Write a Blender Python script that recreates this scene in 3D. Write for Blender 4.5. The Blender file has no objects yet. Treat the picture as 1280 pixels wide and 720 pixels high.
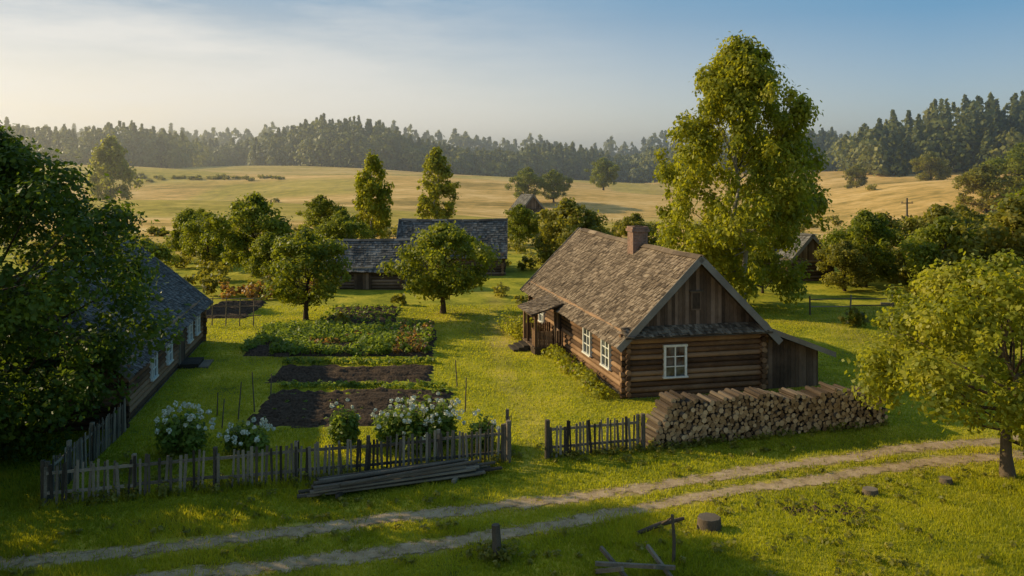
import bpy, math, numpy as np
from mathutils import Vector, Matrix
R = np.random.default_rng(7)
scene = bpy.context.scene
scene.view_settings.view_transform = 'Standard'
scene.view_settings.look = 'None'
scene.view_settings.exposure = 0

# ------------------------------------------------------------------ helpers
def S(a, b, t):
    t = np.clip((t - a) / (b - a), 0, 1)
    return t * t * (3 - 2 * t)

def vnoise(x, y, s, seed=0):
    x = np.asarray(x, float) / s; y = np.asarray(y, float) / s
    xi = np.floor(x); yi = np.floor(y); xf = x - xi; yf = y - yi
    def h(a, b):
        v = np.sin(a * 127.1 + b * 311.7 + seed * 74.7) * 43758.5453
        return v - np.floor(v)
    u = xf * xf * (3 - 2 * xf); v = yf * yf * (3 - 2 * yf)
    return (h(xi, yi) * (1 - u) + h(xi + 1, yi) * u) * (1 - v) + (h(xi, yi + 1) * (1 - u) + h(xi + 1, yi + 1) * u) * v

def H(x, y):
    x = np.asarray(x, float); y = np.asarray(y, float)
    z = 8.6 * S(110, 400, y) * (1 - S(-70, 60, x))
    z = z + 6.5 * S(120, 300, y) * S(60, 115, x)
    z = z + 2.3 * np.sin(y / 19 + x / 52 + 0.6) * S(125, 190, y) * (1 - S(330, 420, y))
    z = z + 1.1 * np.sin(x / 27 - y / 60) * S(110, 200, y)
    z = z + 5 * S(420, 640, y)
    z = z + 0.10 * (vnoise(x, y, 5, 3) - 0.5) * (1 - S(70, 90, y))
    z = z + 0.5 * np.exp(-((x - 12) ** 2 / 60 + (y - 23.0) ** 2 / 12))
    return z
def h1(x, y): return float(H(x, y))

def ruts():
    ux = [-40, -25, -13.5, -5.6, 4.2, 10.2, 17.6, 26, 40]; uy = [18.5, 20.6, 23.2, 25.6, 28.65, 31.2, 33.6, 35.5, 38]
    lx = [-40, -20, -9.1, -4.1, 0, 4.66, 9.6, 14.3, 18.7, 28, 40]; ly = [16.5, 19.6, 22.3, 23.8, 25.2, 27, 29.3, 31.0, 32.4, 34.4, 36.6]
    xs = np.linspace(-38, 38, 305)
    k = np.ones(31) / 31
    out = []
    for q, (a, b) in enumerate(((ux, uy), (lx, ly))):
        ys = np.interp(xs, a, b); p = np.pad(ys, 15, mode='edge')
        out.append(np.convolve(p, k, 'valid') + .3 * (vnoise(xs, xs * 0, 3.6, 5 + q) - .5) + .14 * (vnoise(xs, xs * 0, 1.1, 8 + q) - .5))
    return xs, out
RX, RY = ruts()
def rutdist(x, y):
    d = np.minimum(np.abs(y - np.interp(x, RX, RY[0])), np.abs(y - np.interp(x, RX, RY[1])))
    return d * 0.96

# ------------------------------------------------------------------ materials
def new_mat(name):
    m = bpy.data.materials.new(name); m.use_nodes = True
    nt = m.node_tree; nt.nodes.clear()
    out = nt.nodes.new('ShaderNodeOutputMaterial')
    return m, nt, out
def ramp(nt, fac, stops):
    r = nt.nodes.new('ShaderNodeValToRGB')
    while len(r.color_ramp.elements) < len(stops): r.color_ramp.elements.new(0.5)
    for e, (p, c) in zip(r.color_ramp.elements, stops):
        e.position = p; e.color = (*c, 1)
    nt.links.new(fac, r.inputs[0]); return r.outputs[0]
def attr(nt, n='tint'):
    a = nt.nodes.new('ShaderNodeAttribute'); a.attribute_name = n; return a.outputs['Fac']
def math_n(nt, op, a, b=None):
    m = nt.nodes.new('ShaderNodeMath'); m.operation = op
    for i, q in enumerate((a, b)):
        if q is None: continue
        if isinstance(q, (int, float)): m.inputs[i].default_value = q
        else: nt.links.new(q, m.inputs[i])
    return m.outputs[0]
def maprange(nt, v, a, b, c=0.0, d=1.0):
    m = nt.nodes.new('ShaderNodeMapRange'); nt.links.new(v, m.inputs[0])
    for i, q in enumerate((a, b, c, d)): m.inputs[i + 1].default_value = q
    return m.outputs[0]
def noise(nt, scale, detail=4, vec=None, mscale=None, rough=0.55, rot=None):
    n = nt.nodes.new('ShaderNodeTexNoise'); n.inputs['Scale'].default_value = scale
    n.inputs['Detail'].default_value = detail; n.inputs['Roughness'].default_value = rough
    if vec is None:
        tc = nt.nodes.new('ShaderNodeTexCoord'); vec = tc.outputs['Object']
    if mscale:
        mp = nt.nodes.new('ShaderNodeMapping'); mp.inputs['Scale'].default_value = mscale
        if rot: mp.inputs['Rotation'].default_value = rot
        nt.links.new(vec, mp.inputs[0]); vec = mp.outputs[0]
    nt.links.new(vec, n.inputs['Vector']); return n.outputs['Fac']
def mixc(nt, fac, a, b, mode='MIX'):
    m = nt.nodes.new('ShaderNodeMix'); m.data_type = 'RGBA'; m.blend_type = mode
    for i, q in ((0, fac), (6, a), (7, b)):
        if isinstance(q, (int, float)): m.inputs[i].default_value = q
        elif isinstance(q, tuple): m.inputs[i].default_value = (*q, 1)
        else: nt.links.new(q, m.inputs[i])
    return m.outputs[2]
def bump(nt, h, strength, dist):
    b = nt.nodes.new('ShaderNodeBump'); b.inputs['Strength'].default_value = strength; b.inputs['Distance'].default_value = dist
    nt.links.new(h, b.inputs['Height']); return b.outputs[0]
def principled(nt, out, col, rough=0.8, spec=0.3, nrm=None, link=True):
    p = nt.nodes.new('ShaderNodeBsdfPrincipled')
    if isinstance(col, tuple): p.inputs['Base Color'].default_value = (*col, 1)
    else: nt.links.new(col, p.inputs['Base Color'])
    p.inputs['Roughness'].default_value = rough
    p.inputs['Specular IOR Level'].default_value = spec
    if nrm is not None: nt.links.new(nrm, p.inputs['Normal'])
    if link: nt.links.new(p.outputs[0], out.inputs[0])
    return p

def leaf_mat(name, dark, mid, light, trans=0.44):
    m, nt, out = new_mat(name)
    c = ramp(nt, attr(nt), [(0.0, dark), (0.5, mid), (1.0, light)])
    p = principled(nt, out, c, 0.5, 0.25, link=False)
    t = nt.nodes.new('ShaderNodeBsdfTranslucent')
    nt.links.new(mixc(nt, 0.55, c, (min(mid[0] * 3.5, .95), min(mid[1] * 3.0, .95), mid[2] * 0.9)), t.inputs[0])
    mx = nt.nodes.new('ShaderNodeMixShader'); mx.inputs[0].default_value = trans
    nt.links.new(p.outputs[0], mx.inputs[1]); nt.links.new(t.outputs[0], mx.inputs[2])
    nt.links.new(mx.outputs[0], out.inputs[0]); return m

def wood_mat(name, c0, c1, c2, ms=(3, 3, 3), rough=0.85, bs=0.5, tw=0.55):
    m, nt, out = new_mat(name)
    n1 = noise(nt, 6, 5, mscale=ms); n2 = noise(nt, 0.9, 3)
    f = math_n(nt, 'ADD', math_n(nt, 'ADD', math_n(nt, 'MULTIPLY', attr(nt), tw), (0.55 - tw) * .5), math_n(nt, 'ADD', math_n(nt, 'MULTIPLY', n1, 0.45), math_n(nt, 'MULTIPLY', math_n(nt, 'SUBTRACT', n2, 0.5), 0.6)))
    c = ramp(nt, f, [(0.15, c0), (0.5, c1), (0.85, c2)])
    principled(nt, out, c, rough, 0.2, bump(nt, n1, bs, 0.02)); return m

M = {}
M['log'] = wood_mat('weathered_log', (0.05, 0.028, 0.016), (0.16, 0.086, 0.045), (0.34, 0.205, 0.115), (1, 1, 5), .85, .5, .65)
M['plank'] = wood_mat('weathered_plank', (0.045, 0.03, 0.021), (0.135, 0.088, 0.059), (0.28, 0.19, 0.135), (7, 7, 0.8))
M['grey'] = wood_mat('grey_wood', (0.045, 0.034, 0.025), (0.14, 0.11, 0.08), (0.31, 0.25, 0.185), (4, 4, 4), .85, .5, .72)
M['trim'] = wood_mat('trim_board', (0.10, 0.085, 0.07), (0.2, 0.175, 0.15), (0.33, 0.3, 0.26), (4, 4, 4))
M['shingle'] = wood_mat('wood_shingle', (0.05, 0.035, 0.024), (0.17, 0.122, 0.083), (0.38, 0.29, 0.205), (5, 5, 5), 0.9, 0.8, 0.5)
M['shingle_grey'] = wood_mat('grey_shingle', (0.045, 0.043, 0.041), (0.12, 0.113, 0.106), (0.25, 0.235, 0.22), (5, 5, 5), 0.9, 0.8, 0.5)
M['bark'] = wood_mat('bark', (0.03, 0.02, 0.013), (0.09, 0.062, 0.042), (0.18, 0.135, 0.095), (6, 6, 1.5), 0.9, 1.0)
M['birchbark'] = wood_mat('birch_bark', (0.05, 0.04, 0.03), (0.2, 0.18, 0.15), (0.4, 0.37, 0.33), (1, 1, 4), 0.8, 0.5)
M['logend'] = wood_mat('cut_wood_end', (0.15, 0.085, 0.04), (0.42, 0.26, 0.13), (0.66, 0.46, 0.27), (5, 5, 5), 0.85, 0.5)
m, nt, out = new_mat('white_paint'); principled(nt, out, ramp(nt, noise(nt, 8), [(0.3, (0.66, 0.64, 0.58)), (0.6, (0.82, 0.81, 0.77))]), 0.5); M['white'] = m
m, nt, out = new_mat('window_glass'); principled(nt, out, ramp(nt, noise(nt, 1.7, 2), [(0.45, (0.015, 0.018, 0.02)), (0.62, (0.10, 0.11, 0.11))]), 0.06, 0.7); M['glass'] = m
m, nt, out = new_mat('chimney_brick')
tc = nt.nodes.new('ShaderNodeTexCoord'); sp = nt.nodes.new('ShaderNodeSeparateXYZ'); nt.links.new(tc.outputs['Object'], sp.inputs[0])
cb = nt.nodes.new('ShaderNodeCombineXYZ'); nt.links.new(math_n(nt, 'ADD', sp.outputs[0], sp.outputs[1]), cb.inputs[0]); nt.links.new(sp.outputs[2], cb.inputs[1])
bt = nt.nodes.new('ShaderNodeTexBrick'); bt.inputs['Scale'].default_value = 1; bt.inputs['Brick Width'].default_value = 0.25; bt.inputs['Row Height'].default_value = 0.08; bt.inputs['Mortar Size'].default_value = 0.01
bt.inputs['Color1'].default_value = (0.32, 0.13, 0.075, 1); bt.inputs['Color2'].default_value = (0.2, 0.09, 0.055, 1); bt.inputs['Mortar'].default_value = (0.28, 0.24, 0.2, 1)
nt.links.new(cb.outputs[0], bt.inputs[0]); principled(nt, out, mixc(nt, 0.45, bt.outputs[0], ramp(nt, noise(nt, 5), [(0.3, (0.06, 0.045, 0.04)), (0.7, (0.34, 0.22, 0.16))])), 0.9); M['brick'] = m
m, nt, out = new_mat('garden_soil')
n1 = noise(nt, 9, 6); principled(nt, out, ramp(nt, n1, [(0.3, (0.03, 0.02, 0.014)), (0.7, (0.115, 0.078, 0.054))]), 0.95, 0.1, bump(nt, n1, 1, 0.06)); M['soil'] = m
m, nt, out = new_mat('white_petals'); principled(nt, out, ramp(nt, attr(nt), [(0, (0.55, 0.55, 0.38)), (1, (0.84, 0.82, 0.7))]), 0.7); M['petal'] = m
m, nt, out = new_mat('red_petals'); principled(nt, out, ramp(nt, attr(nt), [(0, (0.22, 0.07, 0.06)), (1, (0.45, 0.26, 0.2))]), 0.7); M['redpetal'] = m
M['lf_dark'] = leaf_mat('linden_leaves', (0.024, 0.048, 0.009), (0.068, 0.11, 0.015), (0.18, 0.225, 0.026), 0.4)
M['lf_mid'] = leaf_mat('apple_leaves', (0.05, 0.075, 0.01), (0.155, 0.185, 0.02), (0.32, 0.31, 0.04))
M['lf_birch'] = leaf_mat('birch_leaves', (0.085, 0.11, 0.012), (0.225, 0.245, 0.025), (0.45, 0.40, 0.045), 0.47)
M['lf_olive'] = leaf_mat('shrub_leaves', (0.065, 0.075, 0.015), (0.185, 0.185, 0.033), (0.36, 0.31, 0.07))
M['lf_autumn'] = leaf_mat('autumn_leaves', (0.09, 0.05, 0.018), (0.24, 0.14, 0.05), (0.36, 0.25, 0.09))
M['lf_forest'] = leaf_mat('forest_foliage', (0.04, 0.058, 0.014), (0.13, 0.145, 0.027), (0.30, 0.27, 0.05), 0.35)
M['lf_veg'] = leaf_mat('vegetable_leaves', (0.06, 0.10, 0.014), (0.15, 0.21, 0.035), (0.28, 0.33, 0.06))
M['grass'] = leaf_mat('grass_blades', (0.10, 0.13, 0.012), (0.30, 0.30, 0.02), (0.58, 0.46, 0.045), 0.5)

# ground
m, nt, out = new_mat('grassland')
n1 = noise(nt, 0.35, 5); n2 = noise(nt, 3.0, 6, rough=0.7); n3 = noise(nt, 22, 3)
f = math_n(nt, 'ADD', math_n(nt, 'MULTIPLY', n1, 0.5), math_n(nt, 'ADD', math_n(nt, 'MULTIPLY', n2, 0.35), math_n(nt, 'MULTIPLY', n3, 0.2)))
lawn = ramp(nt, f, [(0.40, (0.085, 0.11, 0.011)), (0.52, (0.31, 0.30, 0.022)), (0.65, (0.56, 0.45, 0.055))])
fs = noise(nt, 1, 6, mscale=(0.02, 0.09, 0.1), rough=0.65); fs2 = noise(nt, 1, 4, mscale=(0.25, 0.6, 0.3), rough=0.7)
ff = math_n(nt, 'ADD', math_n(nt, 'MULTIPLY', fs, 0.6), math_n(nt, 'MULTIPLY', fs2, 0.4))
gold = ramp(nt, ff, [(0.39, (0.30, 0.21, 0.05)), (0.5, (0.66, 0.41, 0.125)), (0.61, (0.84, 0.57, 0.25))])
gcol = mixc(nt, attr(nt, 'gold'), lawn, gold)
principled(nt, out, gcol, 0.9, 0.1, bump(nt, n2, 0.6, 0.12)); M['ground'] = m

m, nt, out = new_mat('dirt_track')
n1 = noise(nt, 1.6, 7, rough=0.75); n2 = noise(nt, 25, 3)
c = ramp(nt, math_n(nt, 'ADD', math_n(nt, 'MULTIPLY', n1, 0.7), math_n(nt, 'MULTIPLY', n2, 0.3)), [(0.35, (0.21, 0.14, 0.075)), (0.55, (0.46, 0.33, 0.2)), (0.7, (0.6, 0.46, 0.31))])
p = principled(nt, out, c, 0.95, 0.1, bump(nt, n1, 0.8, 0.05), link=False)
tr = nt.nodes.new('ShaderNodeBsdfTransparent'); mx = nt.nodes.new('ShaderNodeMixShader')
e = maprange(nt, math_n(nt, 'ADD', attr(nt, 'tint'), math_n(nt, 'MULTIPLY', math_n(nt, 'SUBTRACT', n1, 0.5), 2.6)), 0.3, 0.65)
nt.links.new(e, mx.inputs[0]); nt.links.new(tr.outputs[0], mx.inputs[1]); nt.links.new(p.outputs[0], mx.inputs[2]); nt.links.new(mx.outputs[0], out.inputs[0]); M['dirt'] = m

# ------------------------------------------------------------------ mesh building
def make_mesh(name, V, F, mats, mi=None, tint=None, smooth=False, extra=None, parent=None, loc=None, rot=0.0):
    V = np.asarray(V, np.float32); F = np.asarray(F, np.int32); k = F.shape[1]
    me = bpy.data.meshes.new(name)
    me.vertices.add(len(V)); me.vertices.foreach_set('co', V.ravel())
    me.loops.add(F.size); me.loops.foreach_set('vertex_index', F.ravel())
    me.polygons.add(len(F)); me.polygons.foreach_set('loop_start', np.arange(0, F.size, k, dtype=np.int32))
    try: me.polygons.foreach_set('loop_total', np.full(len(F), k, np.int32))
    except Exception: pass
    if mi is not None: me.polygons.foreach_set('material_index', np.asarray(mi, np.int32))
    if smooth is not False:
        me.polygons.foreach_set('use_smooth', np.asarray(smooth if not isinstance(smooth, bool) else np.ones(len(F)), bool))
    for mm in mats: me.materials.append(M[mm])
    if tint is not None:
        a = me.attributes.new('tint', 'FLOAT', 'POINT'); a.data.foreach_set('value', np.asarray(tint, np.float32))
    if extra:
        for n, vals in extra.items():
            a = me.attributes.new(n, 'FLOAT', 'POINT'); a.data.foreach_set('value', np.asarray(vals, np.float32))
    me.update(calc_edges=True); me.validate()
    ob = bpy.data.objects.new(name, me); scene.collection.objects.link(ob)
    if parent: ob.parent = parent
    if loc is not None: ob.location = loc
    ob.rotation_euler = (0, 0, rot)
    return ob

def empty(name, loc, rot=0):
    e = bpy.data.objects.new(name, None); e.location = loc; e.rotation_euler = (0, 0, rot); e.empty_display_size = 0.5
    scene.collection.objects.link(e); return e

class B:
    def __init__(s): s.v = []; s.f = []; s.mi = []; s.t = []; s.sm = []
    def hexa(s, P, mat=0, tint=None):
        n = len(s.v); s.v.extend([tuple(p) for p in P])
        t = R.random() if tint is None else tint; s.t.extend([t] * 8)
        for q in ((0, 3, 2, 1), (4, 5, 6, 7), (0, 1, 5, 4), (1, 2, 6, 5), (2, 3, 7, 6), (3, 0, 4, 7)):
            s.f.append((n + q[0], n + q[1], n + q[2], n + q[3])); s.mi.append(mat); s.sm.append(False)
    def box(s, x0, x1, y0, y1, z0, z1, mat=0, tint=None):
        s.hexa([(x0, y0, z0), (x1, y0, z0), (x1, y1, z0), (x0, y1, z0), (x0, y0, z1), (x1, y0, z1), (x1, y1, z1), (x0, y1, z1)], mat, tint)
    def beam(s, p0, p1, w, h, mat=0, tint=None, up=(0, 0, 1)):
        p0 = Vector(p0); p1 = Vector(p1); d = (p1 - p0).normalized(); u = Vector(up)
        if abs(d.dot(u)) > 0.95: u = Vector((0, 1, 0))
        a = d.cross(u).normalized(); b = a.cross(d).normalized(); a *= w / 2; b *= h / 2
        s.hexa([p0 - a - b, p0 + a - b, p1 + a - b, p1 - a - b, p0 - a + b, p0 + a + b, p1 + a + b, p1 - a + b], mat, tint)
    def tube(s, pts, rad, sides=8, mat=0, tint=None, cap=None, smooth=True, phase=0, captint=None):
        pts = [Vector(p) for p in pts]; n0 = len(s.v); t = R.random() if tint is None else tint
        for i, p in enumerate(pts):
            d = (pts[min(i + 1, len(pts) - 1)] - pts[max(i - 1, 0)]).normalized()
            u = Vector((0, 0, 1)) if abs(d.z) < 0.9 else Vector((0, 1, 0))
            a = d.cross(u).normalized(); b = a.cross(d)
            for k in range(sides):
                an = 2 * math.pi * k / sides + phase
                q = p + (a * math.cos(an) + b * math.sin(an)) * rad[i]; s.v.append((q.x, q.y, q.z)); s.t.append(t)
        for i in range(len(pts) - 1):
            for k in range(sides):
                k2 = (k + 1) % sides
                s.f.append((n0 + i * sides + k, n0 + i * sides + k2, n0 + (i + 1) * sides + k2, n0 + (i + 1) * sides + k)); s.mi.append(mat); s.sm.append(smooth)
        if cap is not None:
            for e0 in (n0, n0 + (len(pts) - 1) * sides):
                q = [(0, 1, 2, 3), (0, 3, 4, 5)] if sides == 6 else [(0, 1, 2, 3), (0, 3, 4, 7), (4, 5, 6, 7)]
                nn = len(s.v)
                s.v.extend(s.v[e0:e0 + sides]); s.t.extend([t] * sides)
                for g in q: s.f.append(tuple(nn + j for j in g)); s.mi.append(cap); s.sm.append(False)
    def build(s, name, mats, parent=None, loc=None, rot=0.0, leaves=None):
        V = np.array(s.v, float).reshape(-1, 3); F = np.array(s.f, int).reshape(-1, 4); mi = list(s.mi); t = np.array(s.t); sm = list(s.sm)
        if leaves is not None:
            for (LV, LT, lm) in leaves:
                n = len(V); k = len(LV) // 4
                V = np.vstack([V, LV]); t = np.concatenate([t, LT])
                F = np.vstack([F, (np.arange(k * 4).reshape(-1, 4) + n)]); mi += [lm] * k; sm += [False] * k
        return make_mesh(name, V, F, mats, mi, t, np.array(sm), None, parent, loc, rot)

def unit(v): return v / np.maximum(np.linalg.norm(v, axis=1, keepdims=True), 1e-6)
def leaves_at(C, N, L, W, tint, axis=None):
    n = len(C); N = unit(N)
    a = R.normal(size=(n, 3)) if axis is None else axis + R.normal(size=(n, 3)) * 0.35
    a = unit(a - N * (a * N).sum(1, keepdims=True)); b = np.cross(N, a)
    L = np.asarray(L).reshape(-1, 1) * np.ones((n, 1)); W = np.asarray(W).reshape(-1, 1) * np.ones((n, 1))
    V = np.stack([C - a * L, C + b * W - a * L * 0.1, C + a * L, C - b * W - a * L * 0.1], 1).reshape(-1, 3)
    return V, np.repeat(np.clip(tint, 0, 1), 4)
def clump_leaves(cc, cr, ct, per, size, flat=0.8, droop=False, jit=0.12):
    idx = np.repeat(np.arange(len(cc)), per); n = len(idx)
    d = unit(R.normal(size=(n, 3))); rr = R.random(n) ** 0.5 * (1 + .35 * (R.random(n) < .2))
    off = d * (rr * cr[idx])[:, None]; off[:, 2] *= flat
    C = cc[idx] + off
    N = d * 0.7 + np.array([0, 0, 0.5]) + R.normal(size=(n, 3)) * 0.55
    t = ct[idx] + R.normal(size=n) * jit
    sz = size * (0.65 + 0.7 * R.random(n))
    ax = np.tile(np.array([[0, 0, -1.0]]), (n, 1)) if droop else None
    return leaves_at(C, N, sz * 0.62, sz * 0.40, t, ax)

def prof(kind, t):
    if kind == 'round': return np.clip(1 - np.abs(2 * t - 0.92) ** 2.4, 0, 1) ** 0.6
    if kind == 'birch': return np.interp(t, [0, .08, .25, .45, .65, .8, .92, 1], [.55, .82, 1.0, 1.0, .84, .66, .42, .15])
    if kind == 'poplar': return np.interp(t, [0, .15, .4, .6, .85, 1], [.5, .85, 1, .85, .45, .1])
    return np.ones_like(t)
def tree(name, x, y, height, rad, base, kind, nleaf, leaf, lmat, bark='bark', tr=0.16, seed=1, nclump=90, rc=0.2, lean=0.0, squash=1.0, rag=1.0, inner=.45):
    global R
    Rold = R; R = np.random.default_rng(seed)
    t = R.random(nclump) ** 0.9; th = R.random(nclump) * 6.283
    ph = R.random(3) * 6.28
    lob = 1 + rag * (0.14 * np.sin(2 * th + ph[0] + 3 * t) + 0.12 * np.sin(3 * th + ph[1] - 5 * t) + 0.09 * np.sin(5 * th + ph[2] + 9 * t))
    rr = (0.25 + 0.75 * R.random(nclump) ** inner)
    crr = rad * rc * (0.55 + 1.0 * R.random(nclump) ** 1.5)
    hh = height - base
    rad_e = np.maximum(rad * prof(kind, t) * lob - crr * 0.6, 0.05) * rr
    cc = np.stack([rad_e * np.cos(th) + lean * t, rad_e * np.sin(th) * squash, base + crr * 0.4 + t * (hh - crr * 0.9)], 1)
    ct = 0.47 + R.normal(size=nclump) * 0.18
    w = crr ** 2; per = np.maximum((nleaf * w / w.sum()).astype(int), 4)
    LV, LT = clump_leaves(cc, crr, ct, per, leaf, 0.8 if kind != 'birch' else 1.15, kind == 'birch')
    b = B()
    top = height * 0.9; n = 9; wob = R.normal(size=(n, 2)) * 0.02 * height; wob[0] = 0
    pts = [(wob[i, 0] * min(i, 3) / 3 + lean * (i / (n - 1)) ** 2 * 0.6, wob[i, 1] * min(i, 3) / 3, -0.15 + (top + 0.15) * i / (n - 1)) for i in range(n)]
    rads = [tr * (1.35 if i == 0 else 1) * (1 - 0.9 * i / (n - 1)) for i in range(n)]
    b.tube(pts, rads, 8, 0)
    order = R.permutation(nclump)[:min(30, nclump)]
    for j in order:
        c = cc[j]; z0 = max(base * 0.8, 0.12 * height) + (c[2] - base) * 0.55; z0 = min(z0, c[2] * 0.9, top * 0.85)
        k = z0 / top * (n - 1); i0 = int(k); i1 = min(i0 + 1, n - 1); fr = k - i0
        p0 = np.array(pts[i0]) * (1 - fr) + np.array(pts[i1]) * fr
        mid = p0 * 0.5 + c * 0.5 + np.array([0, 0, -0.06 * hh * (0.5 if kind == 'birch' else 1)]) + R.normal(size=3) * 0.04 * rad
        r0 = tr * 0.38 * (1 - z0 / top * 0.7)
        b.tube([p0, mid, c], [r0, r0 * 0.6, r0 * 0.15], 6, 0)
    z = h1(x, y)
    ob = b.build(name, [bark, lmat], None, (x, y, z), 0, [(LV, LT, 1)])
    R = Rold
    return ob
def clone(ob, name, x, y, sc=1.0, rot=0.0, scz=None):
    o = bpy.data.objects.new(name, ob.data); o.location = (x, y, h1(x, y)); o.rotation_euler = (0, 0, rot)
    o.scale = (sc, sc, scz if scz else sc); scene.collection.objects.link(o); return o

# ------------------------------------------------------------------ terrain
def axis(parts):
    a = [np.arange(s, e, st) for s, e, st in parts]; return np.concatenate(a)
gx = axis([(-3000, -900, 150), (-900, -200, 10), (-200, -42, 2.5), (-42, 42, 0.5), (42, 200, 2.5), (200, 900, 10), (900, 3001, 150)])
gy = axis([(-200, 0, 20), (0, 18, 2), (18, 70, 0.4), (70, 200, 1.6), (200, 700, 6), (700, 4001, 100)])
GX, GY = np.meshgrid(gx, gy); GZ = H(GX, GY)
nx, ny = len(gx), len(gy)
idx = np.arange(nx * ny).reshape(ny, nx)
F = np.stack([idx[:-1, :-1], idx[:-1, 1:], idx[1:, 1:], idx[1:, :-1]], -1).reshape(-1, 4)
g = S(98, 135, GY + 14 * (vnoise(GX, GY, 18, 5) - 0.5) * 2)
patch = vnoise(GX, GY * 2.2, 60, 9)
g = g * (1 - 0.55 * S(0.58, 0.66, patch) * (1 - S(40, 80, GX)))
g = np.clip(g * (1 - 0.4 * S(330, 380, GY) * (1 - S(-120, 0, GX))), 0, 1)
g = g + 0.25 * S(0.5, 0.9, vnoise(GX, GY, 3.5, 8)) * (1 - S(60, 70, GY)) * S(35, 50, GY)
g = g + 0.35 * (1 - S(.35, .9, np.minimum(np.abs(GY - np.interp(GX, RX, RY[0])), np.abs(GY - np.interp(GX, RX, RY[1]))))) * (GY < 42)
# worn footpath from the gate to the porch and on to the orchard
fp = np.abs(GX - np.interp(GY, [30, 36, 46, 56, 70, 90], [.6, .9, -.6, -.8, -1.5, -9]) + .5 * (vnoise(GX, GY, 3, 60) - .5))
g = g + .16 * (1 - S(.25, .9, fp)) * (GY < 90) * (GY > 30)
make_mesh('ground', np.stack([GX, GY, GZ], -1).reshape(-1, 3), F, ['ground'], None, None, True, {'gold': np.clip(g, 0, 1).ravel()})

tv = []; tf = []; tt = []
HW_ = .7
for ys in RY:
    n0 = len(tv); ac = np.linspace(-HW_, HW_, 9)
    for i, (x, y) in enumerate(zip(RX, ys)):
        for a in ac:
            tv.append((x, y + a, 0)); tt.append(1 - abs(a) / HW_)
    for i in range(len(RX) - 1):
        for k in range(8):
            q = n0 + i * 9 + k; tf.append((q, q + 9, q + 10, q + 1))
tv = np.array(tv, float)
tv[:, 2] = H(tv[:, 0], tv[:, 1]) + 0.02
tv[len(tv) // 2:, 2] += 0.004
make_mesh('dirt_track', tv, np.array(tf), ['dirt'], None, tt, True)

# ------------------------------------------------------------------ houses
def shingles(b, P, L0, L1, sl, mat, w=0.14, ex=0.21, th=0.02):
    n = int(sl / ex) + 1
    for i in range(n):
        s0 = i * ex - 0.04; y = L0 - R.random() * w
        while y < L1:
            ww = w * (0.6 + 0.8 * R.random()); a = max(y, L0); c = min(y + ww - 0.012, L1)
            if c - a > 0.03:
                j = R.normal() * 0.024; l = 0.05 + R.random() * 0.04; s1 = min(s0 + ex * 1.5, sl)
                b.hexa([P(s0 + j, a, l - th), P(s0 + j, c, l - th), P(s1, c, 0.0), P(s1, a, 0.0), P(s0 + j, a, l), P(s0 + j, c, l), P(s1, c, 0.02), P(s1, a, 0.02)], mat)
            y += ww
def mwall(kind, W, L):
    return {'y-': lambda u, d, z: (u, -d, z), 'y+': lambda u, d, z: (u, L + d, z), 'x-': lambda u, d, z: (-d, u, z), 'x+': lambda u, d, z: (W + d, u, z)}[kind]
def wbox(b, m, u0, u1, d0, d1, z0, z1, mat=0, tint=None):
    b.hexa([m(u0, d0, z0), m(u1, d0, z0), m(u1, d1, z0), m(u0, d1, z0), m(u0, d0, z1), m(u1, d0, z1), m(u1, d1, z1), m(u0, d1, z1)], mat, tint)
def window(par, m, u, zc, w, h, name='window', rows=3):
    b = B(); u0, u1 = u - w / 2, u + w / 2; z0, z1 = zc - h / 2, zc + h / 2; c = 0.1
    wbox(b, m, u0, u0 + c, 0.0, 0.21, z0, z1, 0); wbox(b, m, u1 - c, u1, 0.0, 0.21, z0, z1, 0)
    wbox(b, m, u0 - 0.03, u1 + 0.03, 0.0, 0.225, z1, z1 + c, 0); wbox(b, m, u0 - 0.05, u1 + 0.05, 0.0, 0.25, z0 - 0.07, z0, 0)
    wbox(b, m, u0 + c, u1 - c, 0.0, 0.14, z0 + 0.002, z1 - 0.002, 1)
    wbox(b, m, u - 0.03, u + 0.03, 0.14, 0.18, z0, z1, 0)
    for k in range(1, rows):
        z = z0 + h * k / rows
        wbox(b, m, u0 + c, u - 0.03, 0.14, 0.175, z - 0.02, z + 0.02, 0); wbox(b, m, u + 0.03, u1 - c, 0.14, 0.175, z - 0.02, z + 0.02, 0)
    b.build(name, ['white', 'glass'], par)
def log_walls(par, W, L, hw, r=0.125, mat='log'):
    b = B(); n = int(hw / (2 * r * 0.93)); st = hw / n
    b.box(0.03, W - 0.03, 0.03, L - 0.03, 0, hw, 0, 0.1)
    for i in range(n):
        for wall in range(4):
            z = st * (i + 0.5) + (st * 0.5 if wall % 2 else 0) - (st * 0.25)
            e = 0.24 + R.random() * 0.08; q = r * (0.96 + R.random() * 0.08); j = R.normal() * 0.006
            if wall == 0: p = [(-e, j, z), (W / 2, j, z + R.normal() * .006), (W + e, j, z)]
            elif wall == 2: p = [(-e, L + j, z), (W / 2, L + j, z), (W + e, L + j, z)]
            elif wall == 1: p = [(j, -e, z), (j, L / 2, z + R.normal() * .006), (j, L + e, z)]
            else: p = [(W + j, -e, z), (W + j, L / 2, z), (W + j, L + e, z)]
            b.tube(p, [q] * 3, 8, 0, None, 1)
    b.box(-0.1, W + 0.1, -0.1, L + 0.1, -0.35, 0.05, 2, 0.5)
    b.build('log_walls', [mat, 'log', 'grey'], par)
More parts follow.
